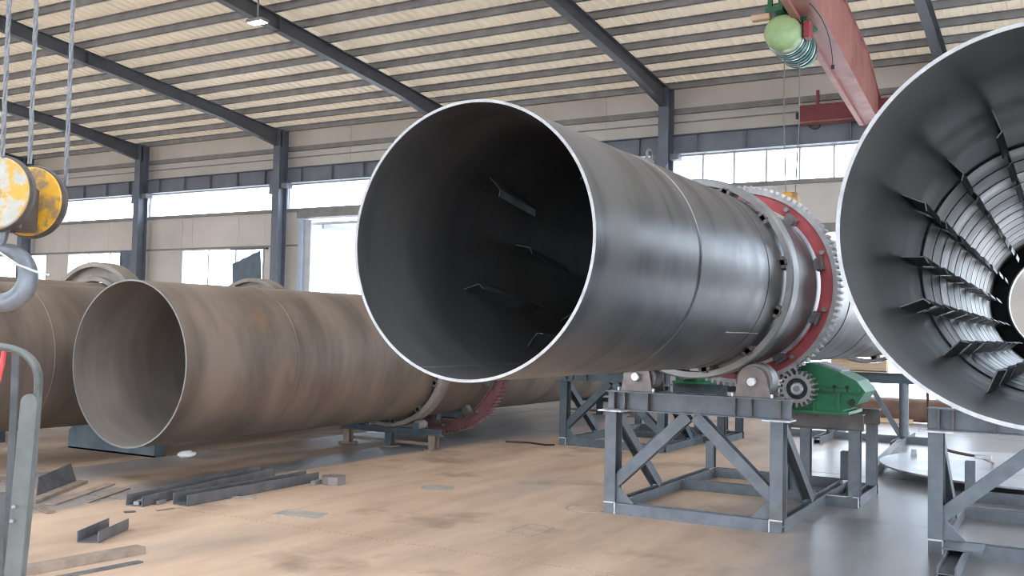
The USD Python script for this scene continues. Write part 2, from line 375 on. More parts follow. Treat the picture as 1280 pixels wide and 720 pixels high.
# portal frames: column + rafter, one thing each
clab = {-32.3: 'blue-grey steel column behind the yellow hook block, farthest along the back wall', -26.3: 'blue-grey steel column between the two small back-wall windows',
        -20.3: 'blue-grey steel column at the left jamb of the bright open doorway', -14.3: 'blue-grey steel column hidden behind the upper left of the raised drum',
        -8.3: 'blue-grey steel column rising above the body of the raised drum', -2.3: 'blue-grey steel column behind the finned drum cut by the right edge'}
rlab = {-32.3: 'short end of a dark roof rafter just above the yellow hook block', -26.3: 'dark roof rafter behind the hoist ropes, meeting the column between the small windows',
        -20.3: 'dark roof rafter running down from the top left corner to the doorway column', -14.3: 'long dark roof rafter descending behind the mouth of the raised drum',
        -8.3: 'dark roof rafter descending to the column above the raised drum', -2.3: 'short grey stretch of roof rafter above the finned drum, right of the crane girder'}
for xc in COLS:
    c, hw = 'column', .125
    zt = zr(21.6) - .60
    if xc in clab:
        co = thing('steel_column', clab[xc], 'column', (xc, 21.62, 0))
    else:
        co = thing('steel_column', 'blue-grey steel column of the hall outside the picture', 'column', (xc, 21.62, 0), group='columns beyond the picture')
    obj('flange', bx(-hw, hw, -.19, -.176, .02, zt + .5), 'column', co); obj('flange', bx(-hw, hw, .16, .174, .02, zt + .5), 'column', co)
    obj('web', bx(-.006, .006, -.176, .16, .02, zt + .5), 'column', co); obj('base_plate', bx(-.2, .2, -.26, .24, 0, .02), 'column', co)
    obj('bracket', [bx(-.34, -.13, -.10, .16, 5.50, 5.80), bx(.13, .34, -.10, .16, 5.66, 5.80)], 'runway', co)
    ra = thing('roof_rafter', rlab.get(xc, 'dark roof rafter of the hall outside the picture'), 'rafter', (xc, 21.4, zr(21.4)), group=None if xc in rlab else 'rafters beyond the picture')
    y0, y1 = .18, YR - 21.4

    def seg(y, top): return SL * (-y) - top
    def strip(ta, tb, w):                      # plate between two depths below the roof, following the slope and the haunch
        da = lambda y: ta + (0 if ta < .3 else hn(y)); db = lambda y: tb + (0 if tb < .3 else hn(y))
        v = []
        for y in (y0, -2.2, y1):
            for x in (-w, w):
                v += [(x, y, -SL * y - da(y)), (x, y, -SL * y - db(y))]
        f = []
        for i in range(2):
            o = i * 4
            q = [(o, o + 4, o + 6, o + 2), (o + 1, o + 3, o + 7, o + 5), (o, o + 1, o + 5, o + 4), (o + 2, o + 6, o + 7, o + 3)]
            f += q
        f += [(0, 2, 3, 1), (8, 9, 11, 10)]
        m_ = trimesh.Trimesh(np.array(v), np.array([t for q in f for t in ((q[0], q[1], q[2]), (q[0], q[2], q[3]))]), process=False)
        m_.fix_normals(); return m_
    hn = lambda y: .16 * max(0, min(1, (y + 2.2) / 2.38))
    obj('top_flange', strip(.175, .187, .09), 'rafter', ra); obj('web', strip(.187, .475, .005), 'rafter', ra); obj('bottom_flange', strip(.475, .487, .09), 'rafter', ra)
    obj('splice_plate', bx(-.09, .09, -6.42, -6.39, SL * 6.4 - .50, SL * 6.4 - .18), 'rafter', ra)
    obj('splice_plate', bx(-.09, .09, .166, .19, -.66, -.18), 'rafter', ra)

# back wall: sheets, girts, the glazed strip, windows and the doorway
wb = struct('wall_back')
wins = [(-34.4, -31.5, 1.3, 4.0), (-30.4, -27.1, 1.3, 4.0), (-24.75, -21.2, 1.3, 4.0), (9.0, 12.0, 1.3, 4.0)]
door = (-19.85, -14.5, 0, 4.86)
door2 = (-5.4, -1.75, 0, 3.96)
door3 = (-.45, 5.6, 0, 4.86)
DOORS = (door, door2, door3)
Zs0, Zs1 = 5.05, 5.83


def wall_piece(x0, x1, z0, z1): obj('panel', bx(x0 + .004, x1 - .004, YW, YW + .05, z0 + .004, z1 - .004), 'wall', wb)


edges = sorted({X0, X1, *[round(-50.3 + 2 * k, 2) for k in range(1, 33)], *[w[0] for w in wins], *[w[1] for w in wins], *[d[k] for d in DOORS for k in (0, 1)]})
edges = [e for e in edges if X0 <= e <= X1]
for a, b in zip(edges[:-1], edges[1:]):
    if b - a < .02: continue
    m_ = (a + b) / 2
    dd = next((d for d in DOORS if d[0] < m_ < d[1]), None)
    if dd:
        wall_piece(a, b, dd[3], Zs0)
    else:
        wall_piece(a, b, 4.0, Zs0)
        w = next((w for w in wins if w[0] < m_ < w[1]), None)
        if w: wall_piece(a, b, 0, w[2])
        else: wall_piece(a, b, 0, 4.0)
for a in range(int(X0), int(X1), 8):           # long sheets lying between the glazed strip and the eaves
    for z0, z1 in ((Zs1, 6.22), (6.22, 6.62), (6.62, 6.86), (6.86, ZE - .005)): wall_piece(a, min(a + 8, X1), z0, z1)
for z, hgt, d in ((6.80, .13, .10), (6.60, .03, .03), (6.24, .03, .03), (Zs0 - .05, .09, .07), (3.98, .05, .04)):
    for a, b in ((X0, door[0]), (door[1], door3[0]), (door3[1], X1)) if z < 4.2 else ((X0, X1),):
        obj('girt', bx(a, b, YW - d, YW - .002, z, z + hgt), 'girt', wb)


def window(n, x0, x1, z0, z1, nx, nz=1, label=None, fw=.05):
    w = struct(f'window_{n}', label=label)
    obj('window_frame', [bx(x0, x1, YW - .02, YW + .06, z0, z0 + fw), bx(x0, x1, YW - .02, YW + .06, z1 - fw, z1), bx(x0, x0 + fw, YW - .02, YW + .06, z0 + fw, z1 - fw), bx(x1 - fw, x1, YW - .02, YW + .06, z0 + fw, z1 - fw)], 'frame', w)
    xe = np.linspace(x0 + fw / 2, x1 - fw / 2, nx + 1); ze = np.linspace(z0 + fw / 2, z1 - fw / 2, nz + 1)
    for k in range(1, nx): obj('mullion', bx(xe[k] - .018, xe[k] + .018, YW, YW + .05, z0 + fw, z1 - fw), 'frame', w)
    for k in range(1, nz): obj('transom', bx(x0 + fw, x1 - fw, YW + .005, YW + .045, ze[k] - .018, ze[k] + .018), 'frame', w)
    for i in range(nx):
        for k in range(nz): obj('pane', bx(xe[i] + .02, xe[i + 1] - .02, YW + .02, YW + .026, ze[k] + .02, ze[k + 1] - .02), 'glass', w)
    return w


n_ = 1
for xc in COLS[1:]:
    window(n_, max(xc - 6, X0) + .02, xc - .02, Zs0, Zs1, 8 if xc > -10 else 1, 1, fw=.03); n_ += 1
window(n_, COLS[-1] + .02, X1, Zs0, Zs1, 5, 1, fw=.03); n_ += 1
for w in wins:
    window(n_, *w, 3 if w[1] - w[0] > 2.5 else 2, 2); n_ += 1

# doorway with open leaf frame, header and canopy outside
d1 = struct('door_1', label='tall bright open doorway in the back wall')
obj('jamb', bx(door[0], door[0] + .16, YW - .05, YW + .25, 0, door[3]), 'pale', d1); obj('jamb', bx(door[1] - .16, door[1], YW - .05, YW + .25, 0, door[3]), 'pale', d1)
obj('header', bx(door[0], door[1], YW - .12, YW + .25, door[3] - .06, door[3] + .16), 'girt', d1)
obj('door_leaf', [bx(door[0] + .16, door[0] + .40, YW + .05, YW + .12, .02, door[3] - .1)], 'frame', d1)
obj('canopy', [bx(door[0] - 2.6, door[1] + 1, YW + .3, YW + 2.8, 4.62, 4.70)], 'frame', d1)
for k in range(6): obj('canopy_rib', bx(door[0] - 2.4 + k * 1.5, door[0] - 2.32 + k * 1.5, YW + .3, YW + 2.8, 4.50, 4.62), 'frame', d1)
for k, dd in ((2, door2), (3, door3)):
    d2 = struct(f'door_{k}', label='open doorway behind the finned drum')
    obj('jamb', bx(dd[0], dd[0] + .14, YW - .05, YW + .2, 0, dd[3]), 'pale', d2); obj('jamb', bx(dd[1] - .14, dd[1], YW - .05, YW + .2, 0, dd[3]), 'pale', d2)
    obj('header', bx(dd[0], dd[1], YW - .1, YW + .2, dd[3] - .06, dd[3] + .14), 'girt', d2)
for k, (u, v) in enumerate(((392, 289), (416, 287))):
    p = at(u, v, YW + 2.6)
    l = thing('door_lamp', ('left' if k == 0 else 'right') + ' one of two small lamps hung under the doorway canopy', 'lamp', (p[0], p[1], p[2] - .12))
    obj('shade', lathe([(.02, .16), (.10, .02), (.12, 0), (.10, 0), (.015, .14)], 20).apply_transform(trimesh.transformations.rotation_matrix(math.pi / 2, [1, 0, 0])), 'stand', l)
    obj('stem', bx(-.012, .012, -.012, .012, .1, 4.63 - p[2] + .12), 'stand', l)

# gable ends and near side (behind the camera): open loading bays between columns, cladding above
wl = struct('wall_left')
for k in range(10): obj('panel', bx(X0 - .05, X0, YN + k * 3.1 + .004, YN + (k + 1) * 3.1 - .004, 0, 8.4), 'wall', wl)
wr = struct('wall_right')
obj('panel', bx(X1, X1 + .05, YN, -5, 0, 8.2), 'wall', wr); obj('panel', bx(X1, X1 + .05, 17, YW, 0, 7.6), 'wall', wr); obj('panel', bx(X1, X1 + .05, -5, 17, 6.4, 8.2), 'wall', wr)
wf = struct('wall_front')
for k in range(16): obj('panel', bx(X0 + 4 * k + .004, X0 + 4 * k + 3.996, YN - .05, YN, 3.5, zr(YN) - .02), 'wall', wf)
for xc in COLS[1::2]: obj('post', hbar((xc, YN + .2, 0), (xc, YN + .2, zr(YN) - .2), (0, 1, 0), .25, .35), 'column', wf)

# runway beams for the overhead crane
ZB0, ZB1 = 5.82, 6.27
rw = thing('crane_runway_beam', 'long blue-grey crane runway girder along the back wall above the glazed strip', 'beam', (0, 21.80, ZB0))
for a, b in zip([X0 - .02] + COLS[1:], COLS[1:] + [X1]):
    a, b = a + .14, b - .14
    if b - a < 1: continue
    obj('top_flange', bx(a, b, -.14, .14, ZB1 - ZB0 - .016, ZB1 - ZB0), 'runway', rw); obj('bottom_flange', bx(a, b, -.11, .11, 0, .016), 'runway', rw)
    obj('web', bx(a, b, -.006, .006, .016, ZB1 - ZB0 - .016), 'runway', rw)
    for k in range(5):
        x = a + (b - a) * (k + .5) / 5
        obj('stiffener', bx(x - .006, x + .006, -.10, -.006, .016, ZB1 - ZB0 - .016), 'runway', rw)
rw2 = thing('crane_runway_beam', 'crane runway girder on the near side of the hall, behind the camera', 'beam', (0, YN + .3, ZB0))
obj('web', bx(X0, X1, -.14, .14, 0, ZB1 - ZB0), 'runway', rw2)

# bush glimpsed through the doorway
p = at(374, 358, 26.5)
bu = thing('green_bush', 'bit of green bush outside the doorway beside its left jamb', 'bush', (p[0] - .5, 26.8, -.06))
v = []
for k in range(420):
    d = RNG.normal(size=3); d /= np.linalg.norm(d); q = d * (.55 + .35 * RNG.random()) * np.array([.6, .6, 1.15]) + [0, 0, 1.25]
    n = RNG.normal(size=3); n /= np.linalg.norm(n); a = np.cross(n, d); a /= np.linalg.norm(a); b = np.cross(a, n)
    s = .07; v.append(trimesh.Trimesh([q - a * s, q + b * s * .5, q + a * s, q - b * s * .5, q + n * .004], [(0, 1, 4), (1, 2, 4), (2, 3, 4), (3, 0, 4), (0, 2, 1), (0, 3, 2)], process=False))
pb = obj('foliage', v, 'leaf', bu); pb.SetCustomDataByKey('kind', 'stuff')
obj('trunk', tube([(0, 0, 0), (.02, 0, .5), (0, 0, 1.2)], [.05, .04, .03]), 'wood', bu)

# tarpaulin and shutter at the small windows
p = at(309, 345, 21.92)
tp = thing('tarpaulin', 'blue-grey tarpaulin hung over the right part of the window left of the doorway', 'tarpaulin', (p[0], 21.92, 0))
q = [at(u, w_, 21.92) for u, w_ in ((291, 330), (326, 313), (327, 368), (289, 368))]
poly = [(a[0] - p[0], a[2]) for a in q]; poly[2] = (poly[2][0], 1.35); poly[3] = (poly[3][0], 1.3)
g = plate_xz(poly, -.02, .0); g = g.subdivide().subdivide().subdivide(); g.vertices[:, 1] += .035 * np.sin(g.vertices[:, 0] * 16 + g.vertices[:, 2] * 2)
obj('cloth', g, 'tarp', tp, smooth=30); obj('rail', bx(-.75, .75, .0, .09, 3.92, 3.97), 'stand', tp)
p = at(153, 340, 21.8)
sh = thing('window_shutter', 'narrow dark shutter leaf standing open at the right of the far left window', 'shutter', (p[0], 21.955, 1.35))
obj('leaf', bx(-.26, .26, -.03, .0, 0, 2.6), 'tarp', sh); obj('frame', [bx(-.28, -.24, -.05, .02, 0, 2.62), bx(.24, .28, -.05, .02, 0, 2.62), bx(-.28, .28, -.05, .02, 2.6, 2.66)], 'column', sh)

# ------------------------------------------------------------------ overhead crane and hoist
cr = thing('overhead_crane', 'faded red overhead crane girder with maroon end truck at the top right', 'crane', (-3.72, 21.60, 6.12), rotz=0)
TH = math.radians(3.6)


def gird(local):                                # girder runs from the truck towards the near side, a little askew
    m = local.copy(); m.apply_transform(trimesh.transformations.rotation_matrix(TH, [0, 0, 1])); return m


def girder_side(x, t):
    prof = [(0.15, .02), (0.15, .50), (-2.2, .93), (-30.2, .93), (-30.2, -.02), (-2.2, -.02)]
    return plate_yz(prof, x, x + t)


obj('girder_web', gird(girder_side(-.155, .012)), 'crane', cr); obj('girder_web', gird(girder_side(.143, .012)), 'crane', cr)
obj('bottom_plate', gird(bx(-.19, .19, -30.2, .05, -.035, -.02)), 'crane', cr)
obj('top_plate', [gird(bx(-.19, .19, -30.2, -2.2, .93, .945)), gird(trimesh.convex.convex_hull(np.array([(x, y, z) for x in (-.19, .19) for y, z in ((-2.2, .93), (-2.2, .945), (.15, .50), (.15, .515))])))], 'crane', cr)
obj('runner_rail', gird(bx(-.19, -.10, -30.2, -.4, -.10, -.035)), 'crane', cr)
obj('end_truck', [rbox(-1.46, 1.46, -.16, .16, .14, .50, .015)], 'crane_dark', cr, label='maroon end truck on the runway')
obj('truck_flange', bx(-1.46, 1.46, -.19, .19, .115, .14), 'crane', cr)
for sx in (-1.2, 1.2): obj('truck_wheel', disc_y(.14, -.05, .05, 32, .01).apply_translation((sx, .18, .16)), 'sheave_rim', cr, smooth=30)
obj('buffer', bx(-1.56, -1.46, -.06, .06, .25, .38), 'dark', cr)
obj('panel_post', bx(-1.12, -1.06, -.1, -.04, .5, .82), 'crane_dark', cr)

def tr(m, *t): m = m.copy(); m.apply_translation(t); return m


pc = at(977, 40, 13.6)
ho = thing('electric_hoist', 'green electric hoist hanging left of the red crane girder', 'hoist', (pc[0], 13.6, pc[2] - .3))
rot_ = trimesh.transformations.rotation_matrix(math.radians(-8), [0, 0, 1])
mo = lathe([(.001, -.10), (.12, -.095), (.20, -.06), (.245, .0), (.25, .06), (.25, .22), (.001, .22)], 48)
obj('end_cap', tr(mo, 0, 0, .3), 'hoist_cap', ho, smooth=40)
for k in range(3): obj('cap_band', tr(ring_y(.245, .268, .20 + k * .09, .245 + k * .09, 48, .008), 0, 0, .3), 'shaft' if k == 0 else 'hoist_body', ho, smooth=30)
obj('drum_body', tr(lathe([(.001, .22), (.245, .22), (.245, 1.1), (.22, 1.2), (.001, 1.2)], 48), 0, 0, .3), 'hoist_body', ho, smooth=40)
for k in range(6): obj('cooling_ring', tr(ring_y(.24, .268, .42 + k * .11, .46 + k * .11, 48, .006), 0, 0, .3), 'shaft' if k in (1, 4) else 'hoist_body', ho, smooth=30)
obj('hanger', [bx(-.05, .25, .25, .30, .45, .86), bx(-.05, .25, .75, .80, .45, .86), bx(-.16, .30, .2, .85, .50, .56)], 'green', ho)
obj('trolley_frame', [bx(-.22, .02, -.05, .9, .60, .66), bx(-.20, -.14, 0, .06, .62, 1.1), bx(-.05, 0.01, 0, .06, .62, 1.1)], 'green', ho)
obj('junction_box', rbox(-.42, -.16, -.06, .06, .50, .58, .01), 'wood', ho)
obj('red_brake_box', rbox(.27, .36, .1, .3, .22, .46, .01), 'red', ho)
w0, w1, w2 = at(1012, 4, 13.1), at(1040, 30, 13.5), at(1041, 84, 14.2)
CRO = np.array([-3.72, 21.60, 6.12])
t_ = np.linspace(0, 1, 14)[:, None]
obj('cable', tube((w0 * (1 - t_) ** 2 + 2 * w1 * t_ * (1 - t_) + w2 * t_ ** 2) - CRO, .006, 6), 'dark', cr)
obj('cable_clip', bx(-.02, .02, -.02, .02, -.03, .03).apply_translation(w2 - CRO), 'dark', cr)

for x in (-.10, .12):
    obj('hoist_rope', tube([(x, .55, .2), (x, .55, -.8), (x * .6, .55, -1.9)], .008, 6), 'rope', ho)
obj('load_hook', [rbox(-.12, .12, .46, .64, -2.10, -1.88, .02), tube([(.0, .55, -2.10)] + [(.09 * math.sin(a), .55, -2.26 - .09 * math.cos(a + math.pi)) for a in np.linspace(0, 4.4, 18)], .024, 8)], 'yellow', ho)
lp = at(322, 27, 13.95)
rl = thing('roof_lamp', 'small glow standing in for a bright roof gap beside the long rafter at top left', 'lamp', (lp[0], 13.95, lp[2] - .05))
obj('housing', rbox(-.20, .20, -.12, .12, .03, .09, .01), 'purlin', rl); obj('lens', bx(-.17, .17, -.09, .09, .015, .03), 'gap_glow', rl)  # glowing box added in place of a bright gap between the purlins
obj('hanger', bx(-.015, .015, -.015, .015, .09, zr(13.95) - lp[2] + .05), 'purlin', rl)

# ------------------------------------------------------------------ drums
def flight(R, ang, y0, L, twist=0.0, hgt=.13, lip=.05, t=.007, sgn=1):
    """One bent lifter plate on the drum's inside: stands radially, its lip bent over."""
    prof = [(R - .003, 0), (R - hgt, 0), (R - hgt - lip * .55, lip * .84 * sgn)]
    off = [(R - .003, t), (R - hgt + t * .4, t), (R - hgt - lip * .55 + t * .9, lip * .84 * sgn + t * .5)]
    loop = prof + off[::-1]; v = []
    for y, a in ((y0, ang), (y0 + L, ang + twist)):
        c, s = math.cos(math.radians(a)), math.sin(math.radians(a))
        for r, q in loop: v.append((r * c - q * s, y, r * s + q * c))
    f = []
    for k in range(6):
        l = (k + 1) % 6; f += [(k, l, 6 + l), (k, 6 + l, 6 + k)]
    for o, fl_ in ((0, 1), (6, 0)):
        q = [(0, 1, 4), (0, 4, 5), (1, 2, 3), (1, 3, 4)]
        f += [tuple(o + i for i in (x if fl_ else x[::-1])) for x in q]
    m = trimesh.Trimesh(np.array(v), np.array(f), process=False); m.fix_normals(); return m


def drum(name, label, X, Y, Z, R, L, mat, courses=None, rings=(), gears=(), th=.014, ringmat='ring', group=None, rimmat='rim', redmat='red', inside=('inner',)):
    d = thing(name, label, 'drum', (X, Y, Z - R), group=group)
    def place(m): return tr(m, 0, 0, R)
    n = courses or max(2, round(L / 1.5)); ye = np.linspace(0, L, n + 1)
    for i in range(n):
        y0 = .006 if i == 0 else ye[i]; wob = .0025 * ((i * 7) % 3 - 1)
        sc_ = obj('shell_course', place(ring_y(R - th * .5, R + wob, y0, ye[i + 1], 128)), mat, d, smooth=30)
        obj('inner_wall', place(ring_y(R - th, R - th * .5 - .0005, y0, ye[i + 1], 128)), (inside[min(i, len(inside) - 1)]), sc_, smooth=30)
        if i: obj('weld_seam', place(lathe([(R - .003, ye[i] - .008), (R + .0045, ye[i] - .003), (R + .0045, ye[i] + .003), (R - .003, ye[i] + .008)], 128)), mat, d, smooth=60)
    obj('rim_edge', place(ring_y(R - th - .001, R + .001, 0, .006, 128)), rimmat, d, smooth=30, label='bright ground edge of the drum mouth')
    for k, (ry, rr, w) in enumerate(rings):
        obj('riding_ring', place(ring_y(rr - .06, rr, ry, ry + w, 128, .012)), ringmat, d, smooth=30)
        for q in range(12):
            a = math.radians(q * 30 + 9)
            b_ = trimesh.util.concatenate([bx(R, rr - .059, ry - .035, ry + w + .035, -.05, .05), bx(R, rr - .045, ry - .035, ry - .005, -.022, .022)])
            b_.apply_transform(trimesh.transformations.rotation_matrix(-a, [0, 1, 0]))
            obj('ring_pad', place(b_), 'stand_brown', d)
    for gy, gr, w, nt in gears:
        outer = Polygon(gear_poly(gr - .035, gr, nt), [[((gr - .075) * math.cos(t), (gr - .075) * math.sin(t)) for t in np.linspace(0, 2 * np.pi, 120)]])
        m = trimesh.creation.extrude_polygon(outer, w, engine='earcut'); vv = m.vertices.copy(); m.vertices = np.stack([vv[:, 0], gy + vv[:, 2], vv[:, 1]], 1); m.invert()
        obj('toothed_rim', place(m), 'gear_steel' if redmat == 'red' else redmat, d)
        obj('gear_ring_plate', place(ring_y(gr - .175, gr - .074, gy + .02, gy + w * .55, 128)), redmat, d, smooth=30, label='red painted girth gear plate')
        obj('gear_edge_band', place(ring_y(gr - .185, gr - .170, gy - .01, gy + w * .75, 128)), redmat, d, smooth=30)
        for q in range(10):
            a = math.radians(q * 36 + 14)
            b_ = trimesh.util.concatenate([bx(R + .003, gr - .16, gy - .09, gy + .02, -.045, .045), bx(gr - .20, gr - .13, gy - .06, gy + .02, -.06, .06)])
            b_.apply_transform(trimesh.transformations.rotation_matrix(-a, [0, 1, 0])); obj('gear_bracket', place(b_), 'stand_brown', d)
            bo = disc_y(.022, 0, .05, 10).apply_translation(((gr - .12), gy - .03, 0)); bo.apply_transform(trimesh.transformations.rotation_matrix(-a - .12, [0, 1, 0])); obj('gear_bolt', place(bo), 'ring', d)
            sp = tube([(R + .006, gy - .12, -.02), (R + .02, gy - .35, -.02), (R + .006, gy - .55, -.02)], [.02, .02, .02], 6, (1.6, .4)); sp.apply_transform(trimesh.transformations.rotation_matrix(-a, [0, 1, 0]))
    return d


BX, BZ, BR, BY = -2.87, 2.09, .77, 4.51
big = drum('raised_drum', 'large bare steel drum raised in the middle, its dark mouth facing us', BX, BY, BZ, BR, 13.0, 'drum_blue', 8,
           rings=[(8.15 - BY, .865, .19), (16.3 - BY, .87, .24)], gears=[(9.45 - BY, .985, .15, 100)])
def weld_line(R, ang, y0, y1, name='longitudinal_weld'):
    c, s_ = math.cos(math.radians(ang)), math.sin(math.radians(ang))
    obj(name, tube([(R * c, y, R * s_ + BR) for y in np.linspace(y0, y1, 12)], .005, 6), 'weld' if R > BR - .01 else 'stand_brown', big)


lg = obj('lifting_lug', [bx(-.012, .012, 7.05 - BY, 7.20 - BY, 2 * BR - .01, 2 * BR + .10), bx(-.10, .10, 7.22 - BY, 7.24 - BY, 2 * BR - .03, 2 * BR + .06), tube([(0, 7.12 - BY + .05 * math.cos(a), 2 * BR + .12 + .05 * math.sin(a)) for a in np.linspace(0, 2 * math.pi, 20)], .012, 8)], 'stand_brown', big)
weld_line(BR, -37, 7.15 - BY, 8.0 - BY); weld_line(BR - .014, -112, .01, 3.2)
for a, y, L, tw in [(134, 5.60, .60, 8), (168, 6.35, .62, 9), (196, 5.62, .80, 11), (232, 6.05, .5, 8), (248, 6.35, .5, 8), (212, 6.9, .6, 8), (100, 6.2, .6, 8), (75, 5.8, .6, 8), (305, 6.0, .6, 8), (275, 6.6, .6, 8), (330, 6.3, .6, 8), (10, 6.0, .6, 8), (40, 6.4, .6, 8)]:
    obj('lifter_flight', tr(flight(BR - .014, a, y - BY, L, tw), 0, 0, BR), 'flight', big)
for row in range(3):
    for k in range(12): obj('lifter_flight', tr(flight(BR - .014, k * 30 + 15 * (row % 2), 7.7 + row * 1.0 - BY, .6, 4), 0, 0, BR), 'flight', big)

RX, RZ, RR, RY = -.077, 2.04, .77, 4.13
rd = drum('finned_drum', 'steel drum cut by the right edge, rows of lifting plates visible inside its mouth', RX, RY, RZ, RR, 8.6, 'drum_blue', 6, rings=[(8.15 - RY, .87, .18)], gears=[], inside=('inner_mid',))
A16 = [111.2 + 22.5 * k for k in range(16)]
for row in range(8):
    for k in range(16):
        y = (5.34 if k % 2 == 0 else 5.74) + .92 * row - RY
        if y + .62 > 8.5: continue
        obj('lifter_flight', tr(flight(RR - .014, A16[k], y, .60, 0.6, .125, .042), 0, 0, RR), 'flight', rd)
for k in range(13):                                      # bands between the plates, gaps after each; deeper ones paler, far-end light painted in
    y = 6.54 + .46 * k - RY
    obj('liner_band', tr(lathe([(RR - .0145, y), (RR - .024, y + .012), (RR - .021, y + .22), (RR - .024, y + .425), (RR - .0145, y + .437)], 96), 0, 0, RR), 'inner_mid' if k < 2 else 'inner_lit', rd, smooth=30)
obj('end_plate', tr(ring_y(.58, RR - .015, 8.50, 8.53, 96), 0, 0, RR), 'dark', rd, smooth=30, label='dark annular end plate at the far end')
obj('discharge_collar', tr(ring_y(.575, .59, 8.3, 8.62, 96), 0, 0, RR), 'rim', rd, smooth=30)

left = drum('low_drum', 'brown steel drum lying low at left with its open mouth facing us', -8.14, 6.6, 1.205, .833, 12.5, 'drum_brown', 8, rings=[(10.85 - 6.6, .935, .22)], gears=[(12.2 - 6.6, 1.12, .16, 104)], ringmat='ring_brown', rimmat='ring', inside=('inner_brown',), redmat='red_dull')
far = drum('low_drum', 'brown steel drum behind the low one, entering from the left edge beneath the hook', -10.4, 3.6, 1.205, .833, 14.5, 'drum_brown', 9, rings=[(13.6 - 3.6, .935, .22)], ringmat='ring_brown', rimmat='ring', inside=('inner_brown',))
far2 = drum('low_drum', 'farthest brown drum at left, carrying the grey ribbed ring above the others', -13.1, 4.0, 1.36, .86, 14.0, 'drum_brown', 9, rings=[], ringmat='ring', rimmat='ring', inside=('inner_brown',))
for yy, rr_ in ((9.92, 1.17), (13.25, 1.12)):
    fr = obj('flanged_ring', tr(ring_y(rr_ - .07, rr_, yy - 4.0, yy - 3.72, 96, .01), 0, 0, .86), 'ring_brown', far2, smooth=30)
    obj('ring_web', tr(ring_y(.93, rr_ - .07, yy - 3.90, yy - 3.86, 96), 0, 0, .86), 'ring_brown', fr, smooth=30)
    obj('inner_flange', tr(ring_y(.88, .95, yy - 4.0, yy - 3.76, 96), 0, 0, .86), 'ring_brown', fr, smooth=30)

# supports of the low drums
def saddle(label, X, Y, R, zc, w=.8, d=.16, mat='stand_dark'):
    s = thing('drum_saddle', label, 'saddle', (X, Y, 0))
    pts = [(-w, 0), (w, 0), (w, .22)]
    zb = zc
    arc = [(R * math.sin(a), zb - R * math.cos(a)) for a in np.linspace(.62, -.62, 14)]
    pts += [(x, z) for x, z in arc] + [(-w, .22)]
    obj('cradle_plate', plate_xz(pts, -d / 2, -d / 2 + .02), mat, s); obj('cradle_plate', plate_xz(pts, d / 2 - .02, d / 2), mat, s)
    obj('end_plate', bx(-w, -w + .02, -d / 2 + .02, d / 2 - .02, .02, .22), mat, s); obj('end_plate', bx(w - .02, w, -d / 2 + .02, d / 2 - .02, .02, .22), mat, s)
    obj('bottom_plate', bx(-w, w, -d / 2, d / 2, 0, .018), mat, s)
    return s


saddle('dark steel saddle on the floor glimpsed under the mouth of the low brown drum', -10.4, 8.3, .842, 1.205)
saddle('dark steel saddle under the farther end of the drum behind', -10.4, 15.2, .842, 1.205)
saddle('dark steel saddle under the farthest brown drum', -13.1, 8.0, .868, 1.36)
saddle('dark steel saddle under the far end of the farthest brown drum', -13.1, 14.0, .868, 1.36)


def low_stand(label, X, Y, top):
    s = thing('low_roller_stand', label, 'stand', (X, Y, 0))
    for x in (-.72, 0, .72):
        obj('leg', hbar((x, 0, .015), (x, 0, top - .08), (0, 1, 0), .10, .10), 'scrap_brown' if x else 'stand_dark', s)
        obj('foot_plate', bx(x - .10, x + .10, -.09, .09, 0, .015), 'scrap_brown', s)
    obj('top_beam', hbar((-.85, 0, top - .04), (.85, 0, top - .04), (0, 0, 1), .10, .08), 'stand_dark', s)
    obj('tie_bar', bx(-.72, .72, .05, .07, .05, .09), 'scrap_brown', s)
    for x in (-.5, .5):
        obj('roller', tr(disc_y(.06, -.08, .08, 24, .008), x, 0, top + .06), 'ring_brown', s, smooth=30); obj('roller_fork', [bx(x - .05, x + .05, -.11, -.09, top, top + .09), bx(x - .05, x + .05, .09, .11, top, top + .09)], 'stand_dark', s)
    return s


low_stand('low stand with brown legs under the ring of the low brown drum', -8.14, 10.95, .27)
low_stand('low stand under the far end of the low brown drum', -8.14, 17.8, .34)

# ------------------------------------------------------------------ roller stands
def roller(s, x, z, y, r=.156, w=.20, mat='ring'):
    ro = obj('support_roller', tr(disc_y(r, y - w / 2, y + w / 2, 48, .012), x, 0, z), mat, s, smooth=30)
    for yy in (y - w / 2 - .05, y + w / 2 + .03):
        th_ = np.linspace(0, math.pi, 14)
        poly = [(x - .15, z - .128), (x + .15, z - .128)] + [(x + .125 * math.cos(a), z + .125 * math.sin(a)) for a in th_]
        bp = obj('bearing_plate', plate_xz(poly, yy, yy + .02), 'bearing', s)
    obj('shaft', tr(disc_y(.042, y - w / 2 - .10, y + w / 2 + .10, 24, .008), x, 0, z), 'shaft', s, smooth=30)
    obj('bearing_base', bx(x - .19, x + .19, y - w / 2 - .08, y + w / 2 + .08, z - .143, z - .128), 'stand_brown', s)
    for sx in (-.165, .165): obj('bolt', trimesh.creation.cylinder(.014, .03, sections=6).apply_translation((x + sx, y - w / 2 - .06, z - .113)), 'shaft', s)


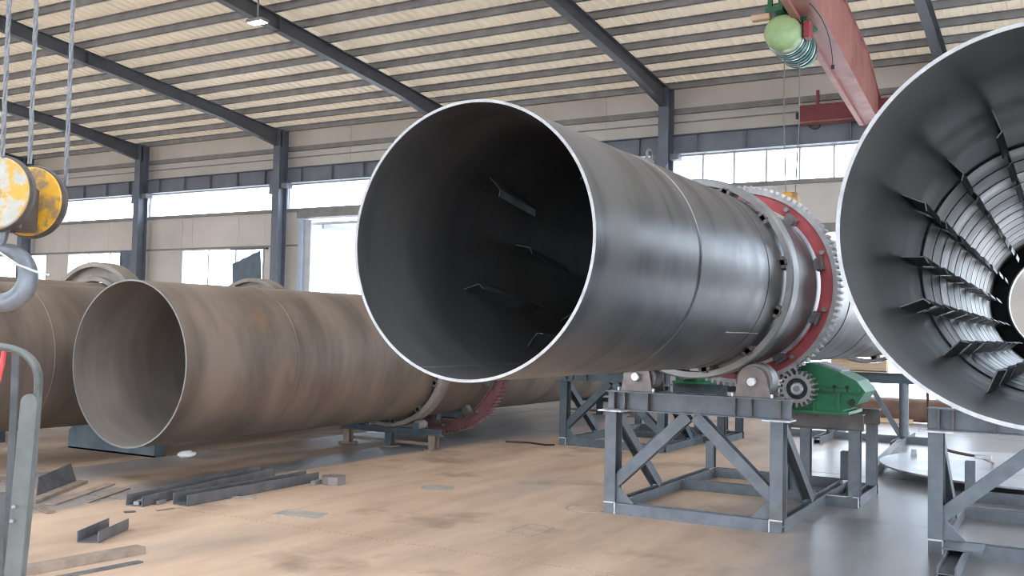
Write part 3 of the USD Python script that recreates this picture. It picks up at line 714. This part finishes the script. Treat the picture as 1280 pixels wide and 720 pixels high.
def roller_stand(label, X, Y, hw=.74, mat='stand', L=2.9, rollers=True, motor=True, stub=0.0, beam='stand', rz=1.222):
    """Welded frame of H profiles; X is its middle, Y its front face."""
    s = thing('roller_stand', label, 'stand', (X, Y, 0))
    rt = .10
    obj('front_rail', hbar((-hw - .05, .05, rt / 2), (hw + .05, .05, rt / 2), (0, 1, 0), .10, .10), mat, s)
    for x in (-hw, hw): obj('side_rail', hbar((x, .10, rt / 2), (x, L, rt / 2), (1, 0, 0), .10, .10), mat, s)
    if stub: obj('stub_rail', hbar((-hw + .17, -stub, rt / 2), (-hw + .17, -.005, rt / 2), (1, 0, 0), .10, .12), mat, s); obj('stub_plate', bx(-hw + .08, -hw + .34, -stub * .35, -.01, rt, rt + .012), mat, s)
    for y in (1.78, L - .05): obj('cross_rail', hbar((-hw + .05, y, rt / 2), (hw - .05, y, rt / 2), (0, 1, 0), .10, .10), mat, s)
    for x in (-hw, hw):
        obj('post', hbar((x, .075, rt), (x, .075, .905), (0, 1, 0), .105, .15), mat, s)
        obj('cap_plate', bx(x - .115, x + .115, -.03, .19, .905, .918), 'weld' if mat == 'stand' else mat, s)
        obj('weld_bead', [bx(x - .056, x + .056, -.007, -.001, rt - .004, rt + .008), bx(x + (.046 if x < 0 else -.058), x + (.058 if x < 0 else -.046), -.007, -.001, .004, rt)], 'weld', s)
        sg = 1 if x < 0 else -1
        obj('gusset', plate_xz([(x + sg * .053, rt), (x + sg * .22, rt), (x + sg * .053, rt + .17)][::sg], .03, .042), mat, s)
        obj('side_brace', hbar((x, .16, .84), (x, 1.15, rt + .02), (1, 0, 0), .09, .09), mat, s)
        obj('rear_post', hbar((x, L - .08, rt), (x, L - .08, .40), (0, 1, 0), .09, .10), mat, s)
    for sg in (-1, 1):
        obj('front_brace', hbar((sg * (hw - .04), .075, .28), (sg * .035, .075, .905), (0, 1, 0), .10, .10), mat, s)
    obj('top_beam', hbar((-hw - .06, .085, .918 + .085), (hw + .10, .085, .918 + .085), (0, 0, 1), .15, .17), beam, s)
    for x in (-hw + .02, -hw + .12, -.40, .38, hw - .22, hw + .02): obj('stiffener', bx(x - .006, x + .006, .02, .078, .93, 1.076), 'stand_brown', s)
    if rollers:
        for sg in (-1, 1): roller(s, sg * .52, rz, .21)
    if motor:
        x0, x1, ya, yb = .37, 1.04, 1.72, 2.62
        for x in (x0, x1):
            for y in (ya, yb):
                obj('motor_post', hbar((x, y, rt), (x, y, .72), (0, 1, 0), .10, .12), mat, s)
        obj('motor_rail', hbar((hw + .05, ya - .04, rt / 2), (x1 + .05, ya - .04, rt / 2), (0, 1, 0), .10, .10), mat, s)
        obj('motor_rail', hbar((hw + .05, yb + .04, rt / 2), (x1 + .05, yb + .04, rt / 2), (0, 1, 0), .10, .10), mat, s)
        obj('motor_rail', hbar((x1, ya + .01, rt / 2), (x1, yb - .01, rt / 2), (1, 0, 0), .10, .10), mat, s)
        obj('motor_beam', hbar((x0 - .10, ya, .80), (x1 + .08, ya, .80), (0, 0, 1), .14, .16), 'stand_brown' if mat == 'stand' else mat, s)
        obj('motor_beam', hbar((x0 - .10, yb, .80), (x1 + .08, yb, .80), (0, 0, 1), .14, .16), 'stand_brown' if mat == 'stand' else mat, s)
        obj('weld_bead', [bx(x1 - .056, x1 + .056, ya - .097, ya - .091, rt - .004, rt + .008), bx(x1 + .045, x1 + .056, ya - .097, ya - .091, .004, rt), bx(hw + .045, x1, ya - .097, ya - .091, rt - .002, rt + .005)], 'weld', s)
        obj('motor_gusset', plate_xz([(x0 + .05, rt), (x0 + .30, rt), (x0 + .05, rt + .22)], ya + .02, ya + .03), mat, s)
    return s


def gear_unit(label, X, Y, Z, plab):
    """Green reducer with its bright pinion; X, Y, Z is the pinion's centre, its base stands .24 below."""
    b = -.235
    g_ = thing('gear_reducer', label, 'gearbox', (X, Y, Z + b))
    o = -b
    prof = [(-.20, .0), (.38, .0), (.38, .04), (.50, .10), (.58, .22), (.50, .32), (.34, .40), (.10, .475), (.0, .475), (-.06, .40), (-.18, .36), (-.22, .20), (-.20, .04)]
    body = plate_xz(prof, .20, .78)
    obj('housing', body, 'green', g_)
    obj('split_flange', [bx(-.24, .54, .17, .81, .215, .245), bx(-.24, .44, .15, .83, -.001, .03)], 'green', g_)
    for x in (-.1, .12, .34): obj('rib', plate_xz([(x - .015, .03), (x + .015, .03), (x + .015, .21), (x - .015, .21)], .165, .2), 'green', g_)
    for x in (-.19, .05, .3, .42): obj('flange_bolt', trimesh.creation.cylinder(.014, .06, sections=6).apply_translation((x, .18, .245)), 'dark', g_)
    obj('inspection_cover', trimesh.convex.convex_hull(np.array([(x, y, z) for y in (.3, .68) for x, z in ((.12, .47), (.34, .40), (.125, .487), (.345, .417))])), 'lid', g_)
    obj('input_shaft', tr(disc_y(.03, .78, .95, 20), .42, 0, .23), 'shaft', g_, smooth=30)
    obj('drain_plug', tr(disc_y(.03, .15, .2, 12), .46, 0, .12), 'dark', g_)
    teeth = Polygon(gear_poly(.135, .172, 20), [[(.10 * math.cos(t), .10 * math.sin(t)) for t in np.linspace(0, 2 * np.pi, 48)]])
    m = trimesh.creation.extrude_polygon(teeth, .17, engine='earcut'); vv = m.vertices.copy(); m.vertices = np.stack([vv[:, 0], -.03 + vv[:, 2], vv[:, 1] + o], 1); m.invert()
    pn = obj('pinion', m, 'gear_steel', g_, label=plab)
    obj('pinion_web', tr(ring_y(.055, .105, .0, .12, 48), 0, 0, o), 'dark', pn, smooth=30)
    obj('pinion_shaft', tr(disc_y(.06, -.045, .22, 32, .01), 0, 0, o), 'shaft', pn, smooth=30)
    obj('shaft_nut', tr(disc_y(.028, -.07, -.045, 8), 0, 0, o), 'ring', pn)
    return g_


roller_stand('grey welded stand carrying the raised middle drum on two rollers', BX, 8.13)
gear_unit('green gear reducer beneath the red girth gear of the raised drum', BX + .585, 9.47, 1.115, 'bright pinion gear')
roller_stand('grey welded stand under the finned drum at the right edge', -.12, 8.08, hw=.80, motor=False, stub=.9, rz=1.205)
roller_stand('dark blue-grey empty stand standing left behind the one under the raised drum', -5.62, 12.65, mat='stand_dark', beam='stand_dark')
gear_unit('green gear reducer on the empty stand seen past the right roller', -5.62 + .585, 13.99, 1.115, 'dull pinion gear')
rs = thing('rear_stand', 'grey stand with a pipe post under the far end of the raised drum', 'stand', (BX, 16.3, 0))
for x in (-.55, .55):
    obj('pipe_post', trimesh.creation.cylinder(.07, .92, sections=28).apply_translation((x, .1, .46)), 'stand', rs, smooth=40)
    obj('brace', hbar((x * .96, .1, .06), (x * .1, .1, .86), (0, 1, 0), .07, .07), 'stand', rs)
    obj('base_rail', hbar((x, -.9, .05), (x, 1.0, .05), (1, 0, 0), .1, .1), 'stand', rs)
obj('cross_rail', hbar((-1.3, .1, .05), (1.0, .1, .05), (0, 1, 0), .1, .1), 'stand', rs)
obj('top_beam', hbar((-.75, .12, .99), (.75, .12, .99), (0, 0, 1), .15, .16), 'stand_dark', rs)
ws = thing('wooden_saddle', 'pale timber saddle block under the far end of the raised drum', 'wooden block', (BX - .12, 16.42, 1.07))
arc = [(.12 + .873 * math.sin(a), 1.018 - .873 * math.cos(a)) for a in np.linspace(.33, -.60, 14)]
obj('block', plate_xz([(-.42, 0), (.42, 0), (.42, arc[0][1])] + arc + [(-.42, arc[-1][1])], -.10, .10), 'wood', ws)
obj('strap', bx(-.43, .43, -.104, -.10, .015, .035), 'rust', ws)

# things on the right: disc plate, pipes, cable
p = (-.35, 13.0)
dc = thing('disc_plate', 'large flat grey steel disc lying on blocks behind the right stand', 'disc', (p[0], p[1], 0))
dm = lathe([(.001, 0), (1.72, 0), (1.75, .012), (1.75, .03), (.001, .03)], 96); dm.apply_transform(trimesh.transformations.rotation_matrix(math.pi / 2, [1, 0, 0])); dm.apply_translation((0, 0, .10))
obj('plate', dm, 'lid', dc, smooth=30)
for a in (0, 90, 180, 270): obj('block', rbox(.8 * math.cos(math.radians(a)) - .1, .8 * math.cos(math.radians(a)) + .1, .8 * math.sin(math.radians(a)) - .1, .8 * math.sin(math.radians(a)) + .1, 0, .071, .006), 'wood', dc)
obj('lifting_lug', plate_xz([(-1.48, .10), (-1.40, .10), (-1.41, .21), (-1.47, .21)], .5, .52), 'lid', dc)
rp = thing('rusty_pipe', 'long rusty brown pipe lying along the foot of the back wall', 'pipe', (-3.0, 20.4, .02))
obj('pipe', ring_y(.20, .225, -3.2, 3.2, 48).apply_transform(trimesh.transformations.rotation_matrix(math.pi / 2, [0, 0, 1])).apply_translation((0, 0, .225)), 'rust', rp, smooth=30)
for x in (-2, .6, 2): obj('collar', ring_y(.225, .25, x - .05, x + .05, 48).apply_transform(trimesh.transformations.rotation_matrix(math.pi / 2, [0, 0, 1])).apply_translation((0, 0, .225)), 'rust', rp, smooth=30)
obj('chock', bx(-.3, .3, -.25, -.10, -.02, .06), 'wood', rp)
c0, c1, c2 = at(1160, 500, 11.0), at(1162, 548, 10.6), at(1225, 571, 10.4)
ca = thing('welding_cable', 'brown cable drooping from the finned drum towards the floor at right', 'cable', tuple(c2))
t_ = np.linspace(0, 1, 10)[:, None]
pts = np.vstack([[at(1159, 470, 11.2)], [c0], (c1 * (1 - t_) ** 2 + 2 * at(1163, 562, 10.5) * t_ * (1 - t_) + c2 * t_ ** 2), [atz(1245, 580, .03)]])
obj('cable', tube(pts - c2, .014, 8), 'rubber', ca, smooth=40)
obj('clamp', rbox(-.05, .10, -.02, .02, -.02, .02, .005), 'weld', ca)

# ------------------------------------------------------------------ hook block at upper left
vd = ray(20, 247); vd /= np.linalg.norm(vd)
axr = trimesh.transformations.rotation_matrix(math.radians(-36), [0, 0, 1])[:3, :3] @ vd; axr[2] = -.03; axr /= np.linalg.norm(axr)
cA = CAM + ray(-5, 241) * 4.62; sx_ = 1232 / 4.62
HR = .178
hb = thing('hook_block', 'worn yellow crane hook block with two sheave discs and a grey hook', 'hook block', tuple(cA - np.array([0, 0, .62])))
org = cA - np.array([0, 0, .62])


def along(m):             # lathe about y -> about the sheave axis at cA
    y = axr; z = np.array([0, 0, 1.0]); z -= y * (z @ y); z /= np.linalg.norm(z); x = np.cross(y, z)
    T = np.eye(4); T[:3, 0], T[:3, 1], T[:3, 2], T[:3, 3] = x, y, z, cA - org
    m = m.copy(); m.apply_transform(T); return m


DS = .25
for k, mt in ((0, 'yellow_worn'), (1, 'yellow')):
    y0 = k * DS
    obj('cheek_disc', along(lathe([(.001, y0 - .012), (.05, y0 - .016), (.166, y0 - .006), (.172, y0), (.172, y0 + .012), (.001, y0 + .012)], 64)), mt, hb, smooth=30)
    sh_ = obj('sheave', along(lathe([(.03, y0 + .012), (HR, y0 + .0), (HR + .004, y0 + .012), (HR - .012, y0 + .022), (HR + .004, y0 + .034), (HR, y0 + .044), (.03, y0 + .040)], 64)), 'sheave_rim', hb, smooth=30)
    obj('axle_nut', along(disc_y(.032, y0 - .035, y0 - .012, 6)), 'shaft', hb)
obj('axle', along(disc_y(.028, -.01, DS + .10, 24)), 'shaft', hb, smooth=30)
obj('cross_head', along(rbox(-.07, .07, .09, DS - .02, -.16, .06, .012)), 'sheave_rim', hb)
hc = CAM + ray(2, 345) * 4.72 - org
hx = np.array([RIGHT[0], RIGHT[1], 0]); hx /= np.linalg.norm(hx); hz = np.array([0, 0, 1.0])
path, rad = [], []
for a in np.linspace(100, -200, 40):
    t = (100 - a) / 300
    path.append(hc + .128 * (hx * math.cos(math.radians(a)) + hz * math.sin(math.radians(a)))); rad.append(.026 + .022 * math.sin(math.pi * min(1, t * 1.05)) - .018 * max(0, t - .8) * 5)
obj('hook', tube([hc + hx * .0 + hz * .25, hc + hz * .19 - hx * .005] + path, [.028, .026] + rad, 16), 'hook', hb, smooth=40)
obj('shank_nut', trimesh.creation.cylinder(.05, .05, sections=6).apply_translation(hc + hz * .235), 'hook', hb)
la = [CAM + ray(u, v) * 4.66 - org for u, v in ((-14, 311), (0, 316), (22, 331), (46, 340), (62, 344))]
obj('latch', tube(la, .006, 6), 'weld', hb)
for k, (ua, va, ub, vb, d, lab) in enumerate([(92, 0, 82, 232, 4.95, 'right hoist rope, passing right of the yellow discs'), (45, 0, 37, 205, 4.66, 'middle hoist rope, passing between the yellow discs'), (14, 0, 3, 196, 4.62, 'left hoist rope, nearest the left edge of the picture')]):
    b = CAM + ray(ub, vb) * d
    ro = thing('hoist_rope', 'grey steel ' + lab, 'rope', tuple(b), group=None)
    rp_ = []
    L = 8.6 - b[2]
    for s_ in range(3):                                   # laid strands
        tt = np.linspace(0, L, 260); an = tt * 24 + s_ * 2 * math.pi / 3
        rp_.append(tube(np.stack([.0055 * np.cos(an), .0055 * np.sin(an), tt], 1), .0064, 5))
    obj('strands', rp_, 'rope', ro, smooth=60)
    obj('core', tube([(0, 0, 0), (0, 0, L * .5), (0, 0, L)], .004, 5), 'dark', ro)

# ------------------------------------------------------------------ trolley frame at lower left
T0 = CAM + ray(30, 560) * 2.75
tl = thing('hand_trolley', 'worn grey metal trolley frame with rounded handle in the lower left corner', 'trolley', (T0[0], T0[1], 0))
tor = np.array([T0[0], T0[1], 0])


def cp(u, v, d=2.75): return CAM + ray(u, v) * d - tor


# main bent bar: down the right side then round over to the left
bend = [cp(u, v) for u, v in ((-110, 424), (-60, 427), (0, 433), (16, 436), (29, 441), (38, 448), (44, 457), (47.5, 468), (48, 482), (46.5, 505), (43, 550), (38, 610), (31, 680), (24, 745))]
foot = bend[-1].copy(); foot2 = foot + (bend[-1] - bend[-2]) * 8; foot2[2] = .06
obj('bent_handle_bar', tube(bend + [foot2], .017, 14, (1.0, .62)), 'cart', tl, smooth=40)
inner = [cp(20, 436, 2.80), cp(18, 500, 2.80), cp(13, 600, 2.80), cp(8, 740, 2.80)]; i2 = inner[-1] + (inner[-1] - inner[-2]) * 4; i2[2] = .06
obj('inner_post', tube(inner + [i2], .013, 4), 'cart_dark', tl)
# flat bar with rounded top bolted on the front
a0, a1 = cp(36, 503, 2.70), cp(14, 735, 2.70)
axz = (a1 - a0) / np.linalg.norm(a1 - a0); axx = RIGHT - axz * (RIGHT @ axz); axx /= np.linalg.norm(axx); axn = np.cross(axx, axz)
Lf = np.linalg.norm(a1 - a0); w = .023
pl = [(w * math.cos(t), -w * math.sin(t)) for t in np.linspace(0, math.pi, 12)] + [(-w, Lf + .4), (w, Lf + .4)]
fm = trimesh.creation.extrude_polygon(Polygon(pl), .008, engine='earcut'); vv = fm.vertices.copy(); fm.vertices = a0 + vv[:, :1] * axx + vv[:, 1:2] * axz + vv[:, 2:3] * axn; fm.fix_normals()
obj('flat_bar', fm, 'cart', tl)
for u, v in ((15, 634), (12.5, 652)):
    q = cp(u + 2, v, 2.69); bm = trimesh.creation.icosphere(2, .006); bm.apply_translation(q); obj('bolt_head', bm, 'ring', tl, smooth=True)
obj('red_hose', tube([cp(5, 439, 2.78), cp(3, 455, 2.78), cp(-2, 475, 2.78), cp(-10, 500, 2.78)], .007, 10), 'red_strap', tl, smooth=40)
bp_ = [cp(-90, 616, 2.85), cp(8, 616, 2.85), cp(0, 760, 2.85), cp(-90, 760, 2.85)]
pm = trimesh.convex.convex_hull(np.array([q + dd for q in bp_ for dd in (np.zeros(3), FWD * .012)]))
obj('side_panel', pm, 'cart_dark', tl)
hx2 = np.array([RIGHT[0], RIGHT[1], 0]); hx2 /= np.linalg.norm(hx2)
obj('base_bar', tube([foot2 + hx2 * .02, foot2 - hx2 * .3, foot2 - hx2 * .6], .025, 10), 'cart', tl)
for k in (0.0, .55):
    wm = disc_y(.06, -.02, .02, 28, .006); wm.apply_translation(foot2 - hx2 * k + [0, 0, 0]); obj('wheel', wm, 'dark', tl, smooth=30)

# ------------------------------------------------------------------ things lying on the floor
def floor_thing(name, label, cat, meshes, mat, group=None, origin=None):
    ms = meshes if isinstance(meshes, list) else [meshes]
    b = trimesh.util.concatenate(ms).bounds; o = np.array([(b[0][0] + b[1][0]) / 2, (b[0][1] + b[1][1]) / 2, b[0][2]])
    m = trimesh.util.concatenate(ms); m.apply_translation(-o)
    x = UsdGeom.Xform.Define(stage, '/World/' + numbered('/World', name)); x.AddTranslateOp().Set(Gf.Vec3d(*map(float, o)))
    p = tag(x.GetPrim(), label, cat, group); obj('body', m, mat, p); return p


def solo(name, label, cat, mesh, mat, group=None, smooth=False):
    """A thing that is one mesh."""
    if isinstance(mesh, list): mesh = trimesh.util.concatenate(mesh)
    return tag(obj(name, mesh, mat, None, smooth), label, cat, group)


def steel_channel(label, p, q, b, h, t=.009):
    p, q = np.array(p, float), np.array(q, float)
    p[2] = q[2] = 0
    th_ = thing('steel_channel', label, 'steel channel', tuple((p + q) / 2))
    o = (p + q) / 2
    d = (q - p) / np.linalg.norm(q - p); s = np.array([d[1], -d[0], 0]); L = np.linalg.norm(q - p)
    def lay(m): return frame_to(m, p - o, q - o, -s)
    obj('web', lay(bx(0, L, -b / 2, b / 2, .001, t)), 'channel', th_)
    for sg in (-1, 1): obj('flange', lay(bx(0, L, sg * b / 2 - t / 2, sg * b / 2 + t / 2, t, h)), 'channel', th_)
    return th_


steel_channel('longer dark steel channel on the floor, left one of the pair', (-7.17, 5.94, 0), (-7.53, 7.95, 0), .17, .095)
steel_channel('dark steel channel on the floor, right one of the pair, ending near the ring block', (-6.885, 6.20, 0), (-6.92, 7.98, 0), .17, .10)
steel_channel('short offcut of steel channel alone on the floor with both flanges upright', (-6.235, 4.77, 0), (-6.47, 5.22, 0), .155, .085)
def rail_at(label, u, v, u2, v2, w, h, mt):
    solo('floor_rail', label, 'steel bar', slab_at(atz(u, v), atz(u2, v2), w, h, .001), mt)


rail_at('pale grey steel bar on the floor running back from the gearbox stand', 1089, 594, 1127, 556, .10, .09, 'stand')
c = atz(417, 610); oc = [(.125 * math.cos(a), .125 * math.sin(a)) for a in np.linspace(0, 2 * math.pi, 9)[:-1] + .2]
hole = [(.05 * math.cos(a), .05 * math.sin(a)) for a in np.linspace(0, 2 * math.pi, 25)[:-1]]
cc = atz(417, 605)
solo('ring_block', 'squat grey octagonal steel block with a round hole on the floor', 'steel block', plate_xy(oc, 0.001, .085, [hole]).apply_translation((cc[0], cc[1], 0)), 'bearing')
# pile of plates and strips at left
pA = [atz(46, 624), atz(103, 600)]
d_ = (pA[1] - pA[0]); d_ /= np.linalg.norm(d_)
tilt = plate_xz([(0, 0), (.98, 0), (1.02, .19), (.20, .17)], 0, .012); yaw = math.atan2(d_[1], d_[0])
tilt.apply_transform(trimesh.transformations.rotation_matrix(math.radians(-24), [1, 0, 0])); tilt.apply_transform(trimesh.transformations.rotation_matrix(yaw, [0, 0, 1])); tilt.apply_translation(pA[0] + [0, 0, .012])
solo('scrap_plate', 'dark steel plate propped up on edge beside the trolley', 'steel plate', tilt, 'scrap')
strips = [((38, 630), (104, 604), .09, .03, 'scrap_brown', 'brown flat strip lying directly below the propped dark plate'),
          ((62, 632), (138, 606), .10, .012, 'scrap_brown', 'middle flat steel strip in the pile right of the propped plate'),
          ((108, 629), (160, 611), .05, .010, 'scrap_brown', 'thin outermost flat strip right of the propped plate'),
          ((40, 632), (64, 642), .08, .012, 'scrap_brown', 'small brown offcut in front of the plate pile')]
for k, (a, b, w, h, mt, lab) in enumerate(strips):
    solo('flat_strip', lab, 'steel strip', slab_at(atz(*a), atz(*b), w, h, .002 + .001 * k), mt)
solo('flat_strip', 'long brown strip on the floor at the bottom left corner, rear one', 'steel strip', slab_at(atz(-40, 731), atz(176, 691), .11, .05, .001), 'scrap_brown')
solo('flat_strip', 'dark strip on the floor at the bottom left corner, nearest us', 'steel strip', slab_at(atz(20, 733), atz(176, 703), .06, .010, .001), 'scrap')
for k, (u, v, u2, v2, w, h, mt, lab) in enumerate([
        (170, 633, 181, 629, .05, .03, 'ring', 'small bright offcut in the near end of the left channel'),
        (197, 631, 206, 628.5, .035, .03, 'ring', 'small pale offcut between the two long channels'),
        (290, 622, 318, 624, .06, .012, 'cover', 'thin flat scrap lying beside the right channel'),
        (391, 606.5, 402, 604, .05, .04, 'ring', 'pale scrap piece at the far end of the channels'),
        (196, 639, 218, 636, .03, .008, 'scrap_brown', 'thin brown sliver in front of the two channels'),
        (155, 641, 169, 640, .05, .008, 'scrap', 'small dark chip in front of the left channel')]):
    solo('steel_offcut', lab, 'offcut', slab_at(atz(u, v), atz(u2, v2), w, h, .012 if k == 0 else .001), mt)
p = atz(233, 572)
wm = trimesh.creation.icosphere(2, .09); wm.vertices *= [1.3, 1.0, .45]; wm.vertices += .03 * (meshkit.noise(wm.vertices * 22, 3)[:, None] - .5); wm.apply_translation((p[0], p[1], .04))
solo('crumpled_wrapper', 'white crumpled wrapper on the floor beside the low brown drum', 'wrapper', wm, 'white', smooth=30)
solo('steel_rod', 'thin bent dark rod on the floor left of the empty stand', 'rod', tube([atz(632, 552, .012), atz(660, 553, .012), atz(681, 556, .012), atz(693, 556, .02)], .012, 8), 'dark', smooth=40)
# covers let into the floor
def cover_poly(label, uv, mat='cover', cat='floor cover'):
    q = [atz(u, v) for u, v in uv]; o = np.mean(q, 0)
    f_ = thing('floor_cover', label, cat, (o[0], o[1], 0))
    poly = [(a[0] - o[0], a[1] - o[1]) for a in q]; P_ = Polygon(poly)
    inner_ = P_.buffer(-.02)
    obj('rim', plate_xy(list(P_.exterior.coords), .0005, .006, [list(inner_.exterior.coords)]), 'cover', f_)
    obj('cover_plate', plate_xy(list(inner_.buffer(-.004).exterior.coords), .0005, .005), mat, f_)


cover_poly('rectangular steel cover in the floor below the ring block', [(340, 643), (358, 637.5), (410, 642), (393, 649)])
cover_poly('square cover in the floor in front of the stand', [(632, 665), (660, 655), (693, 660), (662, 672)], 'floor')
for u, v, r, mt, lab in ((547, 610, .165, 'cover', 'round dark cover in the floor between low drum and stand'), (733, 636, .19, 'floor', 'round dusty cover in the floor just left of the stand')):
    c = atz(u, v); k = [(r * math.cos(a), r * math.sin(a)) for a in np.linspace(0, 2 * math.pi, 41)[:-1]]; k2 = [(x * .92, y * .92) for x, y in k]; k3 = [(x * .90, y * .90) for x, y in k]
    f_ = thing('floor_cover', lab, 'floor cover', (c[0], c[1], 0)); obj('rim', plate_xy(k, .0005, .006, [k2]), 'cover', f_); obj('cover_plate', plate_xy(k3, .0005, .005), mt, f_)
